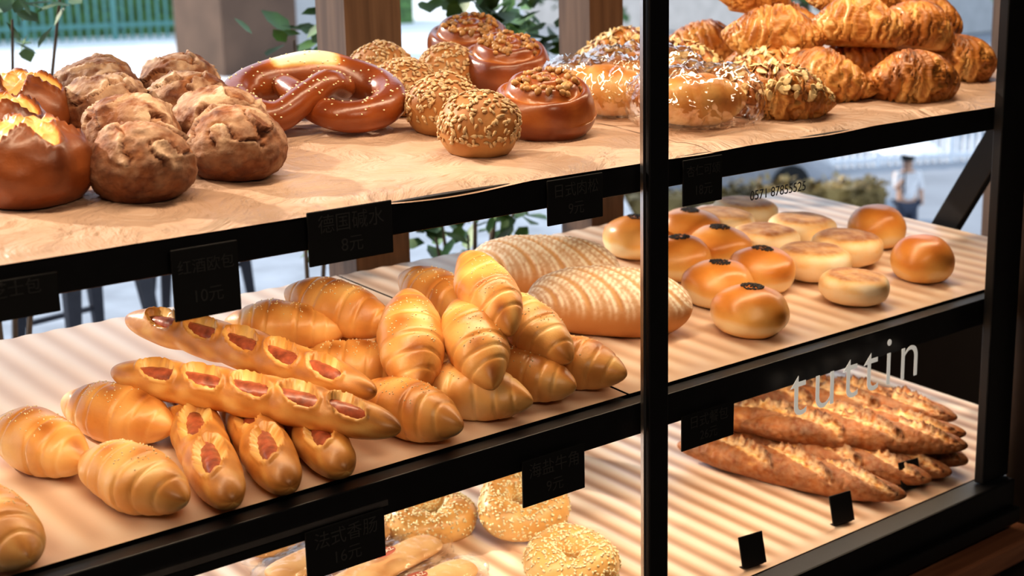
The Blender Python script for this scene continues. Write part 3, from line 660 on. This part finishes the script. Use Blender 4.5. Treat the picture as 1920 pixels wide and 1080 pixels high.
def hedge(x0,y0,x1,y1,z0,h,w,n,seed,label,leaf=.16,mat='leaf'):
    d=Vector((x1-x0,y1-y0,0)); L=d.length; rnd=random.Random(seed)
    vs,fs=[],[]; boxv(0,L,-w/2*.85,w/2*.85,0,h*.9,vs,fs)
    root=mkobj('hedge',mesh('hedge',vs,fs,M[mat],smooth=False),loc=(x0,y0,z0),label=label,cat='hedge'); root.rotation_euler=(0,0,atan2(d.y,d.x)); root['kind']='stuff'
    pts=[(rnd.uniform(0,L),rnd.uniform(-w/2,w/2)*.9,rnd.uniform(.15,1)*h) for _ in range(300)]
    foliage('foliage',pts,n,.14,leaf,seed,root,mat=mat); return root
hedge(6,28,18,23.5,0,2.6,1.6,2500,8,'dense green bushes behind the metal railing',.35)
box('brown_clad_kiosk',9.2,10.3,15.2,16.5,0,2.6,M['brownwall'],None,.02,label='brown clad street kiosk block on the pavement',cat='kiosk')
box('grey_stone_block',11.1,12.6,16.9,17.7,0,1.3,M['grey'],None,.03,label='pale grey stone block beside the kiosk',cat='stone block')
Z=-2.65  # lower street set behind the case in place of its reflection in the glass
M['asph']=simple('reflected_asphalt',(.24,.26,.29),rough=.9,var=.15,scale=.6); M['white']=simple('white_paint',(.80,.83,.87),rough=.4); M['silver']=simple('reflected_silver_car_paint',(.50,.52,.56),rough=.25,metal=.4,coat=.5)
M['dark']=simple('dark_window_glass',(.03,.04,.05),rough=.1); M['rubber']=simple('tyre_rubber',(.02,.02,.02),rough=.8)
st('floor',-12,90,.98,90,Z-.1,Z,mat='asph').name='ground'
railing(17.2,17.7,25.5,13.5,Z,.72,62,M['white'],'white metal street railing along the road',bw=.05)
hedge(14.0,14.2,18.2,11.75,Z,.62,.6,3000,9,'clipped street hedge with dry brown patches',.14,'hedgeleaf')
def car(x,y,rot,label):
    prof=[(-2.1,.3),(-2.15,.75),(-1.9,.92),(-1.35,1.0),(-.75,1.42),(.55,1.45),(1.25,1.02),(1.95,.85),(2.15,.6),(2.1,.3)]
    vs=[];n=len(prof)
    for sy in (-.85,.85):
        for px,pz in prof: vs.append((px,sy*(1 if pz<1.1 else .8),pz))
    fs=[tuple(range(n)),tuple(range(2*n-1,n-1,-1))]+[(i,i+n,(i+1)%n+n,(i+1)%n) for i in range(n)]
    me=mesh('car',vs,fs,M['silver'],smooth=False); o=mkobj('car',me,loc=(x,y,Z),label=label,cat='car',group='reflected parked cars'); o.rotation_euler=(0,0,rot)
    b_=o.modifiers.new('b','BEVEL'); b_.width=.08; b_.segments=3
    for sy in (-1,1):
        w=[(-1.2,sy*.865,1.02),(.95,sy*.865,1.05),(.5,sy*.72,1.38),(-.7,sy*.72,1.36)]
        mkobj('side_window',mesh('side_window',w,[(0,1,2,3)],M['dark'],smooth=False),o)
        for wx in (-1.35,1.35):
            vs=[];fs=[];K=20
            for yy in (-.1,.1):
                for r in (.32,.30): vs+=[(r*cos(2*pi*i/K),yy,r*sin(2*pi*i/K)) for i in range(K)]
            for i in range(K):
                q=(i+1)%K; fs.append((i,q,2*K+q,2*K+i))
            fs+= [tuple(range(K-1,-1,-1)),tuple(range(2*K,3*K))]
            mkobj('wheel',mesh('wheel',vs,fs,M['rubber'],smooth=False),o,(wx,sy*.8,.32))
    mkobj('windscreen',mesh('windscreen',[(.62,-.66,1.42),(.62,.66,1.42),(1.27,.76,1.06),(1.27,-.76,1.06)],[(0,1,2,3)],M['dark'],smooth=False),o)
    return o
car(17.6,15.0,-.47,'stand-in for reflected silver car parked beside the street railing'); car(28.5,16.8,-.5,'stand-in for reflected silver car further along the road')
def tree(x,y,h,seed):
    rnd=random.Random(seed)
    v,f_,b_,_=sweep(catmull([(0,0,0,.22),(.1,0,h*.4,.16),(0,.1,h*.8,.08)],6),10,lambda q,s,th:.5)
    t=mkobj('street_tree',mesh('trunk',v,f_,M['bark']),loc=(x,y,Z),label='leafy green street tree beside the road',cat='tree',group='street trees')
    foliage('foliage',[(rnd.uniform(-1.3,1.3),rnd.uniform(-1.3,1.3),h*rnd.uniform(.5,1)) for _ in range(14)],800,1.0,.42,seed,t)
for i,(x,y) in enumerate(((26,27),(32,24.5),(37,20.5),(44,16),(33,33),(40,28))): tree(x,y,5.5,i)
box('reflected_street_building',48,75,33,60,Z,9,M['grey'],None,.1,label='stand-in for reflected plain grey building across the street',cat='building')
M['skin']=simple('skin',(.55,.34,.24),rough=.5); M['shirt']=simple('white_shirt',(.75,.75,.77),rough=.8,emit=(.7,.75,.8),es=.0); M['shorts']=simple('dark_shorts',(.05,.06,.09),rough=.8); M['hair']=simple('black_hair',(.015,.012,.01),rough=.5)
def skinfig(name,verts,edges,radii,mat,parent=None,**k):
    me=bpy.data.meshes.new(name); me.from_pydata(verts,edges,[]); me.materials.append(mat)
    o=mkobj(name,me,parent,**k); s=o.modifiers.new('skin','SKIN'); s.use_smooth_shade=True
    for i,r in enumerate(radii): me.skin_vertices[0].data[i].radius=(r,r)
    me.skin_vertices[0].data[0].use_root=True
    sb=o.modifiers.new('sub','SUBSURF'); sb.levels=1; sb.render_levels=2; return o
pv=[(0,0,.92),(0,0,1.1),(0,0,1.32),(0,0,1.42),(0,.01,1.50),(0,.01,1.60),(-.17,0,1.36),(-.22,.02,1.10),(-.20,.12,.88),(.17,0,1.36),(.22,.10,1.15),(.16,.24,1.32),(-.09,0,.86),(-.10,.04,.48),(-.10,-.02,.06),(-.10,.14,.03),(.09,0,.86),(.10,.10,.48),(.10,.08,.06),(.10,.22,.03)]
pe=[(0,1),(1,2),(2,3),(3,4),(4,5),(2,6),(6,7),(7,8),(2,9),(9,10),(10,11),(0,12),(12,13),(13,14),(14,15),(0,16),(16,17),(17,18),(18,19)]
pr=[.13,.12,.13,.055,.08,.085,.055,.042,.03,.055,.042,.03,.085,.06,.04,.03,.085,.06,.04,.03]
PR=2.6; PX,PY,PS=16.2,9.85,.85
per=skinfig('person',pv,pe,pr,M['skin'],loc=(PX,PY,Z),label='stand-in for reflected person in white shirt and dark shorts walking with umbrella',cat='person')
per.rotation_euler=(0,0,PR); per.scale=(PS,PS,PS)
skinfig('shirt',[pv[i] for i in (0,1,2,6,7,9,10)],[(0,1),(1,2),(2,3),(3,4),(2,5),(5,6)],[.15,.14,.145,.07,.055,.07,.055],M['shirt'],per)
skinfig('shorts',[pv[i] for i in (0,12,13,16,17)],[(0,1),(1,2),(0,3),(3,4)],[.145,.10,.08,.10,.08],M['shorts'],per)
mkobj('hair',surf('hair',14,16,lambda t,th:(.105*cos(t*pi/2)*cos(th),.11*cos(t*pi/2)*sin(th)-.01,.12*sin(t*pi/2)+1.60 if sin(t*pi/2)>-.2 else 1.576,.5),M['hair']),per)
um=mkobj('umbrella',None,loc=(PX+PS*(.16*cos(PR)-.26*sin(PR)),PY+PS*(.16*sin(PR)+.26*cos(PR)),Z+.98),label='open white umbrella held over the person',cat='umbrella')
vs=[(0,0,.72)];fs=[];K=16
for r in range(1,7):
    for j in range(K):
        a=2*pi*j/K; q=r/6; rad=.46*q*(1-.05*(j%2)*q); vs.append((rad*cos(a),rad*sin(a),.72-.20*q*q+(.03*q if j%2 else 0)))
for j in range(K):
    q=(j+1)%K; fs.append((0,1+j,1+q))
    for r in range(5): a=1+r*K; fs.append((a+j,a+K+j,a+K+q,a+q))
M['umb']=simple('white_umbrella_fabric',(.9,.9,.92),rough=.6)
mkobj('canopy',mesh('canopy',vs,fs,M['umb']),um)
box('pole',-.008,.008,-.008,.008,-.05,.74,M['metal'],um)
# ------------------------------------------------------------ light
w=bpy.data.worlds.new('World'); SC.world=w; w.use_nodes=True; nt=w.node_tree; bg=nt.nodes['Background']
tc=nd(nt,'ShaderNodeTexCoord'); sx=nd(nt,'ShaderNodeSeparateXYZ'); nt.links.new(tc.outputs['Generated'],sx.inputs[0])
r=ramp(nt,[(0,(.75,.85,.95)),(.5,(.66,.80,1.0))]); nt.links.new(sx.outputs['Z'],r.inputs[0]); nt.links.new(r.outputs[0],bg.inputs[0]); bg.inputs[1].default_value=1.5
def light(name,typ,loc,rot,e,col,**k):
    l=bpy.data.lights.new(name,typ); l.energy=e; l.color=col
    for a,v in k.items(): setattr(l,a,v)
    o=bpy.data.objects.new(name,l); COL.objects.link(o); o.location=loc; o.rotation_euler=rot; return o
light('sun_light','SUN',(0,0,10),(radians(-58),radians(0),radians(24)),4.0,(1,.87,.72),angle=radians(1.5))
W=(1,.78,.55)
cx=(X0+X1)/2
light('case_led_top','AREA',(cx,.10,1.93),(radians(6),0,0),13.5,W,shape='RECTANGLE',size=2.5,size_y=.06)
light('case_led_middle','AREA',(cx,.12,1.300),(radians(4),0,0),5.4,W,shape='RECTANGLE',size=2.5,size_y=.03)
light('case_led_bottom','AREA',(cx,.12,.940),(radians(4),0,0),7.0,W,shape='RECTANGLE',size=2.5,size_y=.03)
light('front_fill','AREA',(.4,-1.9,2.7),(radians(20),0,0),26,(1,.80,.60),shape='RECTANGLE',size=1.4,size_y=.8)  # unseen fill light added to brighten the bread fronts
# ------------------------------------------------------------ camera
cam=bpy.data.cameras.new('camera'); co=bpy.data.objects.new('camera',cam); COL.objects.link(co); SC.camera=co
rt=Vector((.76645,-.64191,-.02241)); upv=Vector((.16604,.16431,.97233)); bk_=Vector((-.62047,-.74897,.23251))
co.matrix_world=Matrix(((rt.x,upv.x,bk_.x,0),(rt.y,upv.y,bk_.y,-1.5),(rt.z,upv.z,bk_.z,1.65),(0,0,0,1)))
cam.sensor_width=36; cam.lens=36*2750/1920; cam.clip_end=500; cam.clip_start=.05
cam.dof.use_dof=True; cam.dof.focus_distance=2.05; cam.dof.aperture_fstop=5.6
SC.view_settings.view_transform='Standard'
try: SC.view_settings.look='Medium High Contrast'
except Exception: pass
